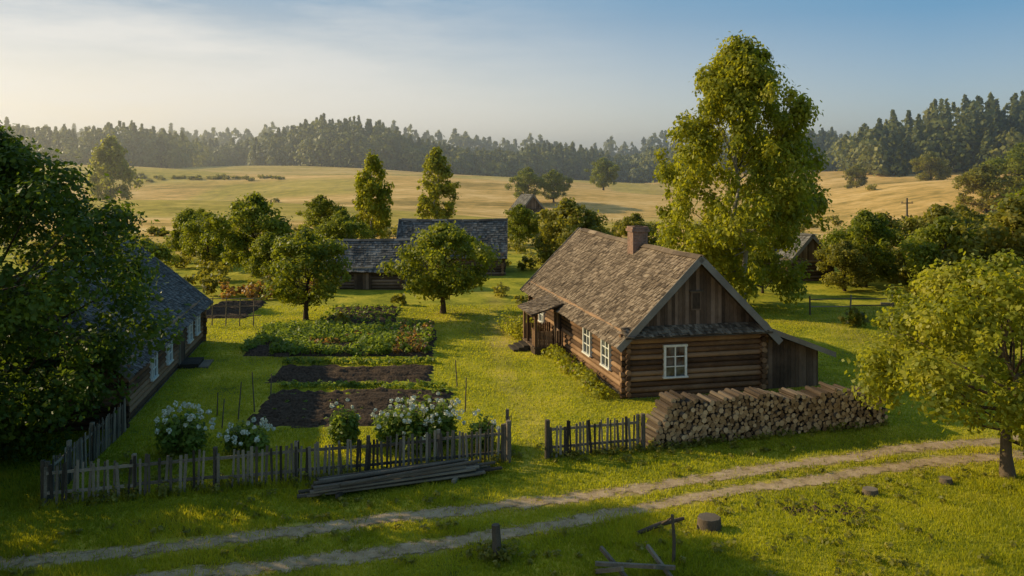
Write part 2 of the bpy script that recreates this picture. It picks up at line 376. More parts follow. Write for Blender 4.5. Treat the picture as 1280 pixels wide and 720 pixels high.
def gable_roof(par, W, L, hw, ridge, ov, og, shm, w=0.14, ex=0.21, fill='plank'):
    k = (ridge - hw) / (W / 2)
    eave = hw - k * ov
    b = B(); sl = math.hypot(W / 2 + ov, ridge - eave); al = math.atan2(ridge - eave, W / 2 + ov)
    def mk(sg):
        def P(s, y, l):
            x = -ov + s * math.cos(al) - l * math.sin(al); z = eave + s * math.sin(al) + l * math.cos(al)
            z -= 0.09 * math.sin(math.pi * min(max((y + og) / (L + 2 * og), 0), 1)) * s / sl + .02 * math.sin(y * 1.3 + s * 2)
            return (x if sg < 0 else W - x, y, z + 0.02)
        return P
    for sg in (-1, 1):
        P = mk(sg)
        ns = 8
        for q in range(ns):
            ya = -og + (L + 2 * og) * q / ns; yb = -og + (L + 2 * og) * (q + 1) / ns
            b.hexa([P(0, ya, -0.12), P(sl, ya, -0.12), P(sl, yb, -0.12), P(0, yb, -0.12), P(0, ya, -0.04), P(sl, ya, -0.04), P(sl, yb, -0.04), P(0, yb, -0.04)], 1, 0.1)
        shingles(b, P, -og - 0.05, L + og + 0.05, sl, 0, w, ex)
        for y in (-og - 0.04, L + og + 0.04):
            b.hexa([P(-0.08, y - 0.02, -0.2), P(sl, y - 0.02, -0.2), P(sl, y + 0.02, -0.2), P(-0.08, y + 0.02, -0.2), P(-0.08, y - 0.02, 0.1), P(sl, y - 0.02, 0.1), P(sl, y + 0.02, 0.1), P(-0.08, y + 0.02, 0.1)], 2, 0.6)
        y = -og - 0.1
        for i in range(int((L + 2 * og) / 1.5)):
            ya = y + i * 1.5; yb = ya + 1.47
            b.hexa([P(sl - 0.2, ya, 0.09), P(sl + 0.04, ya, 0.09), P(sl + 0.04, yb, 0.09), P(sl - 0.2, yb, 0.09), P(sl - 0.2, ya, 0.12), P(sl + 0.04, ya, 0.12), P(sl + 0.04, yb, 0.12), P(sl - 0.2, yb, 0.12)], 0)
    b.build('roof', [shm, 'plank', 'trim'], par)
    g = B()
    for yy, dd in ((-0.06, -1), (L + 0.02, 1)):
        x = 0.0
        while x < W:
            w2 = min(0.14 + R.random() * 0.08, W - x); x1 = x + w2 - 0.008
            za = hw + k * min(x, W - x) - 0.06; zb = hw + k * min(x1, W - x1) - 0.06; o = R.random() * 0.015
            g.hexa([(x, yy - o, hw - 0.1), (x1, yy - o, hw - 0.1), (x1, yy + 0.03, hw - 0.1), (x, yy + 0.03, hw - 0.1), (x, yy - o, za), (x1, yy - o, zb), (x1, yy + 0.03, zb), (x, yy + 0.03, za)], 0)
            x += w2
    g.build('gable_planks', [fill], par)

ROT = math.atan2(0.22, 0.975)
house = empty('log_house', (5.19, 39.9, 0.02), ROT)
W, L, HW, RG = 6.7, 17.4, 2.95, 6.3
log_walls(house, W, L, HW)
gable_roof(house, W, L, HW, RG, 0.6, 0.65, 'shingle')
mg = mwall('y-', W, L); ml = mwall('x-', W, L)
window(house, mg, 2.3, 1.55, 1.12, 1.35)
window(house, ml, 2.45, 1.55, 1.2, 1.35); window(house, ml, 5.4, 1.55, 1.2, 1.35); window(house, ml, 14.6, 1.55, 1.1, 1.3)
b = B()   # attic hatch
wbox(b, mg, 3.1, 3.6, 0.06, 0.12, 3.85, 4.7, 1, 0.6)
wbox(b, mg, 3.17, 3.53, 0.12, 0.135, 3.92, 4.63, 1, 0.0)
wbox(b, mg, 3.02, 3.68, 0.04, 0.2, 4.7, 4.75, 0, 0.4)
b.build('attic_hatch', ['grey', 'plank'], house)
b = B()   # skirt roof over gable wall
def Psk(s, y, l): return (y, -0.75 + s * 0.88, 2.82 + s * 0.45 + l)
b.hexa([Psk(0, -0.3, -.06), Psk(0, W + .2, -.06), Psk(.8, W + .2, -.06), Psk(.8, -.3, -.06), Psk(0, -0.3, -.01), Psk(0, W + .2, -.01), Psk(.8, W + .2, -.01), Psk(.8, -.3, -.01)], 1)
shingles(b, Psk, -0.3, W + 0.2, 0.8, 0)
b.build('skirt_roof', ['shingle', 'grey'], house)
b = B()   # chimney
cx, cy = W / 2 - 0.15, 7.0
b.box(cx - .42, cx + .42, cy - .42, cy + .42, 5.3, 6.95, 0); b.box(cx - .5, cx + .5, cy - .5, cy + .5, 6.95, 7.1, 0); b.box(cx - .45, cx + .45, cy - .45, cy + .45, 7.1, 7.22, 0); b.box(cx - .25, cx + .25, cy - .25, cy + .25, 7.22, 7.26, 1, 0)
b.build('chimney', ['brick', 'soil'], house)
b = B()   # door
wbox(b, ml, 10.4, 10.5, 0.05, 0.2, 0.2, 2.3, 1); wbox(b, ml, 11.5, 11.6, 0.05, 0.2, 0.2, 2.3, 1); wbox(b, ml, 10.4, 11.6, 0.05, 0.21, 2.3, 2.42, 1)
for i in range(5): wbox(b, ml, 10.5 + i * .2, 10.69 + i * .2, 0.05, 0.16, 0.2, 2.3, 0)
b.build('door', ['plank', 'grey'], house)
b = B()   # porch
for i in range(12): wbox(b, ml, 9.6 + i * .24, 9.83 + i * .24, 0.15, 1.9, 0.32, 0.38, 0)
wbox(b, ml, 9.6, 12.5, 0.2, 1.85, -0.2, 0.318, 0, 0.1)
for u in (9.7, 11.5, 12.4):
    wbox(b, ml, u - .07, u + .07, 1.7, 1.84, 0.38, 2.25, 1)
for u in np.arange(9.75, 10.6, 0.13): wbox(b, ml, u, u + .1, 1.74, 1.78, 0.38, 1.25, 1)
for d in np.arange(0.2, 1.7, 0.13):
    wbox(b, ml, 9.66, 9.70, d, d + .1, 0.38, 1.25, 1); wbox(b, ml, 12.4, 12.44, d, d + .1, 0.38, 1.25, 1)
wbox(b, ml, 9.6, 10.62, 1.72, 1.8, 1.25, 1.31, 1)
for k in range(3): wbox(b, ml, 10.75, 12.2, 1.92 + k * .3, 2.2 + k * .3, -0.1, 0.28 - k * 0.1, 2)
def Ppo(s, y, l): return (-2.1 + s * 0.93, y, 2.2 + s * 0.3 + l)
b.hexa([Ppo(0, 9.4, -.06), Ppo(2.0, 9.4, -.06), Ppo(2.0, 12.7, -.06), Ppo(0, 12.7, -.06), Ppo(0, 9.4, -.01), Ppo(2.0, 9.4, -.01), Ppo(2.0, 12.7, -.01), Ppo(0, 12.7, -.01)], 0)
shingles(b, Ppo, 9.35, 12.75, 2.0, 3)
b.build('porch', ['plank', 'log', 'grey', 'shingle'], house)
b = B()   # lean-to shed
x0, x1 = W + 0.15, W + 2.95
for (ya, yb) in ((0.0, 0.04), (8.0, 8.04)):
    x = x0
    while x < x1:
        w2 = 0.15 + R.random() * 0.07; xx = min(x + w2 - .01, x1); o = R.random() * .02
        za = 2.72 - (x - W) * 0.36; zb = 2.72 - (xx - W) * 0.36
        b.hexa([(x, ya - o, -.2), (xx, ya - o, -.2), (xx, yb, -.2), (x, yb, -.2), (x, ya - o, za), (xx, ya - o, zb), (xx, yb, zb), (x, yb, za)], 0, R.random() * 0.7)
        x += w2
y = 0.0
while y < 8: b.box(x1 - .04, x1 + R.random() * .02, y, y + .17, -.2, 1.72, 0); y += .18
def Ple(s, y, l): return (W + 3.45 - s * 0.94, y, 1.62 + s * 0.36 + l)
b.hexa([Ple(0, -.6, -.06), Ple(3.3, -.6, -.06), Ple(3.3, 8.3, -.06), Ple(0, 8.3, -.06), Ple(0, -.6, -.01), Ple(3.3, -.6, -.01), Ple(3.3, 8.3, -.01), Ple(0, 8.3, -.01)], 2)
b.hexa([Ple(-.05, -.67, -.15), Ple(3.4, -.67, -.15), Ple(3.4, -.62, -.15), Ple(-.05, -.62, -.15), Ple(-.05, -.67, .1), Ple(3.4, -.67, .1), Ple(3.4, -.62, .1), Ple(-.05, -.62, .1)], 2, 0.8)
shingles(b, Ple, -.62, 8.3, 3.3, 1)
b.build('lean_to_shed', ['plank', 'shingle', 'grey'], house)

# left house
W2, L2 = 8.2, 17.5
rl = math.atan2(0.165, 0.986)
ax, ay = math.cos(rl), math.sin(rl)
ox = -15.65 - W2 * ax; oy = 35.3 - W2 * ay
lh = empty('grey_roof_house', (ox, oy, 0.0), rl)
log_walls(lh, W2, L2, 2.6); gable_roof(lh, W2, L2, 2.6, 6.0, 0.5, 0.5, 'shingle_grey')
mr = mwall('x+', W2, L2)
for u in (4.8, 8.0, 13.2, 15.4): window(lh, mr, u, 1.5, 1.0, 1.2)
b = B(); wbox(b, mr, 10.5, 11.5, .05, .17, .1, 2.1, 0); wbox(b, mr, 10.4, 10.5, .05, .2, .1, 2.2, 1); wbox(b, mr, 11.5, 11.6, .05, .2, .1, 2.2, 1); b.build('door', ['plank', 'grey'], lh)
b = B(); wbox(b, mr, 10.2, 11.9, .2, 1.1, -.1, .25, 0); wbox(b, mr, 10.2, 11.9, 1.11, 1.6, -.1, .1, 0); b.build('doorstep', ['grey'], lh)
b = B(); b.box(W2 / 2 - .4, W2 / 2 + .4, 12.6, 13.4, 5.2, 6.8, 0); b.box(W2 / 2 - .48, W2 / 2 + .48, 12.52, 13.48, 6.8, 6.95, 0); b.build('chimney', ['brick'], lh)

def barn(name, x, y, rot, W, L, hw, rg, sh='shingle_grey', door=None):
    e = empty(name, (x, y, h1(x, y)), rot)
    log_walls(e, W, L, hw, 0.14, 'plank'); gable_roof(e, W, L, hw, rg, 0.5, 0.4, sh, 0.22, 0.3)
    b = B(); m = mwall(door or 'x-', W, L)
    for i in range(6): wbox(b, m, L * .4 + i * .25, L * .4 + i * .25 + .24, .1, .2, .05, min(1.9, hw - .1), 0)
    wbox(b, m, L * .4 - .1, L * .4 + 1.65, .1, .24, min(1.9, hw - .1), min(1.9, hw - .1) + .12, 1)
    b.build('barn_door', ['plank', 'grey'], e)
    return e
barn('log_barn', -9.3, 74.3, math.radians(90), 5.2, 6.3, 1.9, 4.0)
barn('log_barn', -0.9, 83.5, math.radians(90), 6.5, 9.8, 2.1, 5.1)
barn('field_cabin', 1.8, 158, math.radians(20), 4.0, 5.0, 2.2, 4.6, door='y-')
barn('log_shed', 24.9, 79.0, math.radians(14), 4.2, 6.0, 2.0, 4.2, door='x-')

# ------------------------------------------------------------------ fences
def picket_fence(name, pts, hgt=1.3, sp=0.15):
    b = B()
    for (x0, y0), (x1, y1) in zip(pts[:-1], pts[1:]):
        Ld = math.hypot(x1 - x0, y1 - y0); dx, dy = (x1 - x0) / Ld, (y1 - y0) / Ld; nx_, ny_ = -dy, dx
        n = int(Ld / sp)
        for i in range(n + 1):
            if R.random() < 0.04: continue
            s = i * sp + R.normal() * .016; x = x0 + dx * s; y = y0 + dy * s; z = h1(x, y); hh = hgt * (0.88 + R.random() * .17)
            l1, l2 = R.normal() * .045, R.normal() * .03
            ww = .06 + R.random() * .04
            b.beam((x - nx_ * .04, y - ny_ * .04, z + .02), (x - nx_ * .04 + dx * l1 + nx_ * l2, y - ny_ * .04 + dy * l1 + ny_ * l2, z + hh), ww, 0.022, 0, None, (nx_, ny_, 0))
        for zz in (0.38, 1.02):
            k = max(1, int(Ld / 2.4))
            for q in range(k):
                a = q / k * Ld; c = (q + 1) / k * Ld
                b.beam((x0 + dx * a, y0 + dy * a, h1(x0 + dx * a, y0 + dy * a) + zz + R.normal() * .02), (x0 + dx * c, y0 + dy * c, h1(x0 + dx * c, y0 + dy * c) + zz + R.normal() * .02), .05, .09, 0)
        k = max(1, int(round(Ld / 2.4)))
        for q in range(k + 1):
            s = q / k * Ld; x = x0 + dx * s + nx_ * .09; y = y0 + dy * s + ny_ * .09; z = h1(x, y)
            b.beam((x, y, z - .2), (x + R.normal() * .03, y, z + hgt + .05), .12, .12, 0)
    return b.build(name, ['grey'])
picket_fence('picket_fence', [(-14.5, 27.4), (-7.2, 29.4), (-0.25, 31.3), (-0.1, 33.2)])
picket_fence('picket_fence', [(-14.6, 27.6), (-15.0, 31.6), (-15.3, 34.8)])
f3 = picket_fence('picket_fence', [(1.3, 31.7), (4.7, 32.6)], 1.25)
b = B()
for (x, y, hh) in ((1.27, 31.65, 1.4), (4.85, 32.6, 1.35), (-0.12, 31.2, 1.5)):
    b.tube([(x, y, -.2), (x, y, hh)], [.1, .09], 8, 0, None, 0)
b.build('fence_post', ['grey'])

# firewood pile
b = B(); p0 = Vector((4.9, 33.1, 0)); p1 = Vector((15.0, 36.1, 0)); d = (p1 - p0); LL = d.length; d.normalize(); nrm = Vector((d.y, -d.x, 0))
row = 0; z = 0.08
while z < 2.0:
    s = 0.02 + (row % 2) * .08 + max(0, z - 0.15) * 0.62 + .12 * R.random()
    while s < LL - max(0, z - .6) * .25:
        top = 1.76 - 0.40 * (s / LL) + 0.08 * math.sin(s * 1.7) + 0.07 * math.sin(s * 4.1) + .05 * R.normal()
        r = .055 + R.random() * .055
        if z < top:
            c = p0 + d * s; zz = h1(c.x, c.y) + z + R.normal() * .018; o = R.normal() * .06
            tilt = R.normal() * .02
            q0 = c + nrm * (0.5 + o); q1 = c + nrm * (-0.55 + o)
            sd = 6 if R.random() < .6 else 8
            b.tube([(q0.x, q0.y, zz), (q1.x, q1.y, zz + tilt)], [r * (1 + R.random() * .12), r], sd, 0, None, 1, sd == 8, R.random() * 3)
        s += r * 1.95 + .012
    z += 0.138; row += 1
b.build('firewood_pile', ['bark', 'logend'])

# lumber pile of poles
b = B()
for i in range(17):
    lay = i // 6; k = i % 6
    off = (k - 2.5) * .19 + R.normal() * .05; j = R.normal() * .35
    a = Vector((-6.3 + j, 28.15 + off * .9, .14 + lay * .15)); c = Vector((-0.8 + j * .6 - lay * .4, 30.15 + off * .8, .16 + lay * .15 + R.normal() * .04))
    a.z += h1(a.x, a.y); c.z += h1(c.x, c.y)
    if R.random() < .5: b.tube([a, (a + c) / 2, c], [.07, .065, .05], 8, 0, None, 0)
    else: b.beam(a, c, .17, .06, 0)
for x, y in ((-5.4, 28.5), (-1.8, 29.8)): b.beam((x - .15, y - .6, .05), (x + .15, y + .6, .05), .12, .12, 0)
b.build('lumber_pile', ['grey'])

# ------------------------------------------------------------------ garden
def bed(name, x0, x1, y0, y1, sk=0.0):
    n = int((x1 - x0) / .15); k = int((y1 - y0) / .15); X, Y = np.meshgrid(np.linspace(x0, x1, n), np.linspace(y0, y1, k))
    Ex = np.minimum(np.minimum(X - x0, x1 - X), np.minimum(Y - y0, y1 - Y))
    e = S(0, .35, Ex + .3 * (vnoise(X, Y, .7, 12) - .6))
    X2 = X + sk * (Y - y0) + .3 * (vnoise(X, Y, .8, 2) - .5); Y2 = Y + .35 * (vnoise(X, Y, .9, 4) - .5)
    Z = H(X2, Y2) - .05 + e * (.16 + .09 * np.sin(Y * 9.5) + .12 * (vnoise(X, Y, .25, 3) - .5) + .08 * (vnoise(X, Y, .16, 13) - .5))
    i = np.arange(n * k).reshape(k, n)
    make_mesh(name, np.stack([X2, Y2, Z], -1).reshape(-1, 3), np.stack([i[:-1, :-1], i[:-1, 1:], i[1:, 1:], i[1:, :-1]], -1).reshape(-1, 4), ['soil'], None, None, True)
beds = [(-10.9, -2.4, 35.2, 41.0), (-12.0, -3.8, 42.4, 46.0), (-15.0, -4.2, 48.2, 56.0), (-12.6, -7.6, 58, 65), (-22, -18.2, 60, 67.5)]
for q in beds: bed('garden_bed', *q, sk=-0.06)

def plants(items, size, flat=.9, jit=.15):
    a = np.array(items, float); z = H(a[:, 0], a[:, 1])
    cc = np.stack([a[:, 0], a[:, 1], z + a[:, 3] * .5], 1)
    idx = np.repeat(np.arange(len(a)), a[:, 4].astype(int)); n = len(idx)
    d = unit(R.normal(size=(n, 3))); rr = R.random(n) ** .5
    C = cc[idx] + d * rr[:, None] * np.stack([a[idx, 2], a[idx, 2], a[idx, 3] * .5], 1)
    ct = (.5 + R.normal(size=len(a)) * .18)[idx] + R.normal(size=n) * jit
    sz = size * (.6 + .8 * R.random(n))
    return leaves_at(C, d * .6 + np.array([0, 0, .6]) + R.normal(size=(n, 3)) * .5, sz * .6, sz * .4, ct)
def plant_obj(name, groups, mats):
    V = []; T = []; mi = []
    for items, size, m_ in groups:
        v, t = plants(items, size); V.append(v); T.append(t); mi += [m_] * (len(v) // 4)
    V = np.vstack(V); T = np.concatenate(T)
    return make_mesh(name, V, np.arange(len(V)).reshape(-1, 4), mats, mi, T)
it = []; rd = []; fl = []
for yy in np.arange(48.6, 55.9, .55):
    for xx in np.arange(-14.9, -4.6, .33):
        x = xx + R.normal() * .08 - .06 * (yy - 48); y = yy + R.normal() * .08
        if vnoise(x, y, 2.0, 31) < .12: continue
        hh = .35 + .65 * float(vnoise(x, y, 2.5, 17)) * (1.6 if xx > -7.5 else 1)
        (rd if (float(vnoise(x, y, 2.2, 23)) > .8 or xx > -6.5) and R.random() < .3 else it).append((x, y, .28, hh, 36))
        if xx > -7.0 and R.random() < .3: fl.append((x, y, .25, hh * 1.25, 10))
plant_obj('vegetable_plants', [(it, .17, 0), (rd, .17, 1), (fl, .11, 2)], ['lf_veg', 'lf_autumn', 'redpetal'])
it = [(x + R.normal() * .1, y + R.normal() * .08, .22, .35, 20) for y in np.arange(58.3, 64.8, .9) for x in np.arange(-12.8, -8, .5)]
it += [(x, 41.7 + R.normal() * .16, .24, .32, 24) for x in np.arange(-11, -3, .3)]
it += [(x, 46.6 + R.normal() * .2, .28, .4, 28) for x in np.arange(-12, -4, .3)]
it += [(x + R.normal() * .1, y, .12, .16, 9) for y in (36.2, 37.6, 39.0, 40.2) for x in np.arange(-10.6, -2.8, .5) if R.random() < .5]
it += [(-4 + R.normal() * .8, 38 + R.random() * 3, .2, .3, 14) for _ in range(20)]
plant_obj('garden_seedlings', [(it, .15, 0)], ['lf_veg'])

def flower_bush(name, x, y, r, h, n, nf, white=True):
    g = []; k = 14
    for i in range(k):
        a = R.random() * 6.28; q = r * .65 * R.random() ** .5; zz = h * (.55 + .35 * R.random())
        g.append((x + q * math.cos(a), y + q * math.sin(a), r * .42, zz, n // k))
    V, T = plants(g, .15)
    C = []
    for i in range(nf):
        a = R.random() * 6.28; e = math.asin(.1 + .9 * R.random()); q = 0.98 + R.normal() * .07
        c = np.array([x + r * q * math.cos(e) * math.cos(a), y + r * q * math.cos(e) * math.sin(a), h1(x, y) + h * .45 + h * .52 * q * math.sin(e)])
        s = .05 + .06 * R.random()
        C.append(c + unit(R.normal(size=(30, 3))) * s * (.6 + .4 * R.random((30, 1))))
    C = np.vstack(C)
    v2, t2 = leaves_at(C, R.normal(size=C.shape) + np.array([0, -.3, .5]), .038, .033, .5 + R.normal(size=len(C)) * .25)
    b = B(); z = h1(x, y)
    for i in range(7):
        a = R.random() * 6.28; b.tube([(x, y, z), (x + r * .3 * math.cos(a), y + r * .3 * math.sin(a), z + h * .4), (x + r * .6 * math.cos(a), y + r * .6 * math.sin(a), z + h * .8)], [.02, .015, .008], 6, 2)
    b.build(name, ['lf_veg' if white else 'lf_mid', 'petal', 'bark'], None, None, 0, [(V, T, 0), (v2, t2, 1)])
for (x, y, r, h, nf) in ((-12.0, 32.3, 1.05, 1.85, 42), (-9.7, 32.2, .95, 1.3, 28), (-6.3, 33.0, .6, 1.8, 6), (-4.2, 33.2, 1.15, 1.8, 40), (-2.7, 33.4, .85, 2.0, 24), (-1.2, 32.8, .7, 1.4, 6), (-3.4, 32.5, .7, 1.1, 8)):
    flower_bush('hydrangea_bush', x, y, r, h, int(1500 * r * h), nf)

def loc2w(lx, ly): return (5.19 + lx * math.cos(ROT) - ly * math.sin(ROT), 39.9 + lx * math.sin(ROT) + ly * math.cos(ROT))
it = []; fl = []
for ly in np.arange(.3, 9.4, .35):
    x, y = loc2w(-.8 - R.random() * .5, ly); it.append((x, y, .35 + R.random() * .2, .4 + R.random() * .5, 120))
    if R.random() < .4: fl.append((x, y, .4, .8, 8))
for ly in np.arange(13, 17.5, .35):
    for k in range(2):
        x, y = loc2w(-.7 - R.random() * 1.3, ly); it.append((x, y, .5 + R.random() * .25, .7 + R.random() * .8, 160)); fl.append((x, y, .5, 1.2, 4))
plant_obj('flower_border', [(it, .13, 0), (fl, .1, 1)], ['lf_birch', 'redpetal'])

# weeds along the fences, the pile and the bank
it = []
for i in range(170):
    x = R.uniform(-14.6, -.3); y = np.interp(x, [-14.5, -7.2, -.25], [27.4, 29.4, 31.3]) + R.normal() * .3; it.append((x, y, .1 + R.random() * .14, .15 + R.random() * .4, 16))
for i in range(60): x = R.uniform(1.2, 4.8); it.append((x, 31.7 + (x - 1.3) * .26 + R.normal() * .2, .1 + R.random() * .1, .12 + R.random() * .3, 14))
for i in range(90): x = R.uniform(4.9, 15.2); it.append((x, 32.45 + (x - 4.9) * .297 + R.normal() * .15, .12 + R.random() * .1, .1 + R.random() * .3, 14))
for i in range(620):
    x = R.uniform(-14, 17); y = R.uniform(20.5, 33)
    if rutdist(x, y) > .6 and vnoise(x, y, 2.5, 41) > .45: it.append((x, y, .1 + R.random() * .16, .1 + R.random() * .2, 14))
for i in range(50): it.append((-.43 + R.normal() * .3, 23.6 + R.normal() * .3, .08, .35 * R.random() + .1, 8))
plant_obj('weeds', [(it, .11, 0)], ['lf_olive'])

# garden stakes
b = B()
for (x, y, hh) in ((-11.3, 36.3, 1.6), (-11.6, 35.2, 1.2), (-11.0, 37.6, 1.7), (-12.4, 37.0, 1.0), (-2.0, 37.5, 1.5), (-2.6, 41.8, 1.3), (-10.6, 38.6, 1.4)):
    b.tube([(x, y, 0), (x + R.normal() * .08, y + R.normal() * .05, hh)], [.03, .022], 6, 0, .5, 0)
b.build('garden_stakes', ['grey'])
b = B()
for x in np.arange(-20.5, -16.0, .9):
    b.tube([(x, 57.5, 0), (x + .05, 57.5, 1.9)], [.04, .03], 6, 0, .6, 0)
for z in (.7, 1.3, 1.8): b.beam((-20.6, 57.5, z), (-16.4, 57.5, z), .04, .05, 0)
b.build('bean_trellis', ['grey'])

# ------------------------------------------------------------------ foreground bits
b = B(); x, y = -.43, 23.6
b.tube([(x, y, -.2), (x + .02, y, .5), (x - .01, y, .93)], [.13, .12, .11], 8, 0, .3, 0, False); b.build('wooden_post', ['grey'])
z0 = h1(5.6, 25.0)
b = B(); b.tube([(5.6, 25, z0 - .1), (5.6, 25, z0 + .34)], [.37, .33], 8, 0, .8, None)
b.tube([(5.6, 25, z0 + .335), (5.6, 25, z0 + .35)], [.33, .32], 8, 1, .5, 1)
b.build('tree_stump', ['bark', 'grey'])
for (x, y, r) in ((11.4, 28.0, .24), (14.4, 29.2, .2)):
    z = h1(x, y); b = B(); b.tube([(x, y, z - .1), (x, y, z + .18)], [r * 1.25, r], 8, 0, .8, None); b.tube([(x, y, z + .175), (x, y, z + .185)], [r, r * .98], 8, 1, .6, 1); b.build('tree_stump', ['bark', 'grey'])
b = B(); z = h1(4.2, 22.9); b.tube([(4.2, 22.9, z - .2), (4.22, 22.9, z + .6), (4.17, 22.9, z + 1.25)], [.05, .045, .04], 6, 0, .4, 0); b.build('wooden_stake', ['grey'])
b = B(); z = h1(4.4, 24.8)
b.tube([(3.5, 24.6, z + .08), (4.2, 24.9, z + .22), (4.9, 25.1, z + .3)], [.06, .07, .05], 6, 0, .5, 0); b.tube([(4.2, 24.9, z + .2), (4.5, 24.6, z + .55)], [.04, .02], 6, 0, .5, 0); b.build('fallen_branch', ['bark'])
b = B(); z = h1(3.2, 22.0)
b.beam((2.15, 22.5, z + .02), (2.7, 21.5, z + .55), .08, .1, 0, .8); b.beam((2.3, 22.8, z + .5), (3.0, 21.7, z + .02), .08, .1, 0, .5)
b.beam((3.5, 22.8, z + .55), (4.05, 21.9, z + .03), .08, .1, 0, .8); b.beam((4.1, 22.6, z + .05), (3.5, 21.6, z + .55), .07, .09, 0, .6)
b.beam((2.1, 22.2, z + .36), (4.1, 22.1, z + .3), .09, .09, 0, .7); b.beam((2.3, 21.9, z + .1), (3.9, 21.8, z + .12), .16, .04, 0, .3)
b.build('sawhorse', ['grey'])
b = B()
for i in range(70):
    x = 8.2 + R.random() * 2.4; y = 26.3 + R.normal() * .3; r = .03 + R.random() * .07; z = h1(x, y)
    b.tube([(x, y, z - .04), (x + R.normal() * .02, y, z + r * .5), (x, y + .01, z + r * .8)], [r * 1.4, r * 1.1, r * .35], 6, 0, None, 0, True, R.random() * 3)
b.build('earth_clods', ['soil'])

# right yard
b = B()
pts = [(21, 62), (24, 62.5), (27, 62.6), (30, 63), (33, 63.4), (36, 64)]
for (x, y) in pts: b.tube([(x, y, -.1), (x + R.normal() * .05, y, 1.3)], [.07, .06], 6, 0, None, 0)
for (p, q) in zip(pts[:-1], pts[1:]):
    for z in (.55, 1.05): b.tube([(p[0], p[1], z), (q[0], q[1], z + R.normal() * .05)], [.045, .04], 6, 0, None, 0)
b.build('rail_fence', ['grey'])
b = B()
for i in range(30):
    x = 23.2 + R.random() * 2.5; y = 53 + R.normal() * .5; a = R.random() * 3.1
    b.tube([(x - 1.2 * math.cos(a), y - .5 * math.sin(a), .1 + R.random() * .5), (x + 1.2 * math.cos(a), y + .5 * math.sin(a), .3 + R.random() * 1.6)], [.05, .03], 6, 0, None, 0)
for x in (22.8, 25.8): b.tube([(x, 53, 0), (x + .1, 53, 2.3)], [.08, .07], 6, 0, .6, 0)
b.tube([(22.2, 53, 2.2), (26.6, 53, 2.15)], [.07, .06], 6, 0, .6, 0)
b.build('brushwood_rack', ['grey'])
for (x, y, hh) in ((39.5, 88, 7.2),):
    b = B(); b.tube([(0, 0, -.3), (0, 0, hh)], [.13, .09], 8, 0, .5, 0); b.beam((-.6, 0, hh - .5), (.6, 0, hh - .5), .09, .09, 0, .5)
    for q in (-.5, 0.5): b.tube([(q, 0, hh - .46), (q, 0, hh - .3)], [.04, .04], 6, 0, .9, 0)
    b.build('utility_pole', ['grey'], None, (x, y, h1(x, y)))

# ------------------------------------------------------------------ trees
lin = tree('linden_tree', -18.9, 31.0, 12.2, 6.0, .3, 'round', 64000, .17, 'lf_dark', tr=.35, seed=12, nclump=230, rc=.16, rag=.7)
clone(lin, 'linden_tree', -29, 25, 1.0, 2.1); clone(lin, 'linden_tree', -31, 36, .7, 4.0); clone(lin, 'linden_tree', -21.5, 23.5, .85, 1.0); clone(lin, 'linden_tree', -22, 14, .8, 3.0)  # unseen lindens left of the view, added to shade the foreground
tree('apple_tree', 16.8, 29.8, 7.7, 4.3, 1.1, 'round', 29000, .15, 'lf_birch', tr=.22, seed=24, nclump=110, rc=.17, rag=.8)
tree('birch_tree', 17.0, 64.8, 19.8, 6.2, .8, 'birch', 62000, .25, 'lf_birch', 'birchbark', .24, 33, 340, .13, rag=.55)
a1 = tree('apple_tree', -4.9, 62.4, 6.4, 4.1, 1.2, 'round', 14000, .21, 'lf_mid', tr=.2, seed=41, nclump=80, rc=.19, rag=1.3)
a2 = tree('apple_tree', -14.0, 59.8, 6.2, 3.3, 1.1, 'round', 10500, .2, 'lf_mid', tr=.18, seed=42, nclump=60, rc=.2, rag=1.4)
a3 = tree('oak_tree', -24.3, 83, 7.8, 4.3, .9, 'round', 11000, .26, 'lf_mid', tr=.22, seed=43, nclump=80, rc=.19, rag=1.3)
a4 = tree('maple_tree', 5.5, 88, 7.0, 4.0, .5, 'round', 9500, .28, 'lf_olive', tr=.2, seed=53, nclump=80, rc=.2, rag=1.6)
p1 = tree('aspen_tree', -19.6, 123, 12.0, 3.1, .4, 'birch', 8500, .36, 'lf_birch', 'birchbark', .15, 46, 130, .2, rag=.8)
p2 = tree('aspen_tree', -11.8, 137, 13.0, 3.5, .4, 'poplar', 9000, .38, 'lf_birch', 'birchbark', .15, 66, 140, .2, rag=.7)
r1 = tree('willow_tree', -103, 226, 17.5, 6.0, .6, 'birch', 7500, .65, 'lf_birch', tr=.3, seed=45, nclump=120, rc=.2)
clone(a2, 'maple_tree', -41, 116, .75, 1.0); clone(a3, 'maple_tree', -26.5, 122, .8, 2.0); clone(a4, 'maple_tree', -22, 140, .62, 3.0)
for (x, y, s, r) in ((4, 220, 1.15, 0), (10.5, 222, 1.05, 2)): clone(a3, 'oak_tree', x, y, s, r)
clone(a3, 'oak_tree', 27, 260, 1.25, 1.4); clone(a4, 'oak_tree', 98, 250, .95, 3); clone(a4, 'maple_tree', 97, 180, 1.7, 1, 1.4); clone(a3, 'maple_tree', 110, 190, 1.8, 3, 1.5); clone(a4, 'maple_tree', 119, 250, 1.3, 2)
clone(a4, 'oak_tree', 62, 230, .7, 1)
for i, (x, y, s, r) in enumerate(((8.5, 93, .7, 2.2), (30.5, 76, .85, 3), (34.5, 82, .85, .5), (32.5, 66, .85, 4), (37, 64.5, 1.15, 5), (42, 70, 1.2, 2), (41, 60, 1.1, 1), (24, 92, .8, 3.3), (48, 66, 1.2, 2.8), (1.0, 112, .7, 1.7), (36, 74, 1.0, 0), (52, 84, 1.1, 0), (46, 90, .9, 4), (20, 84, .7, 5), (27.8, 73.5, .6, 2), (-19, 99, .7, 1), (14, 100, .7, 2))):
    clone((a4, a3)[i % 2], 'maple_tree', x, y, s, r)
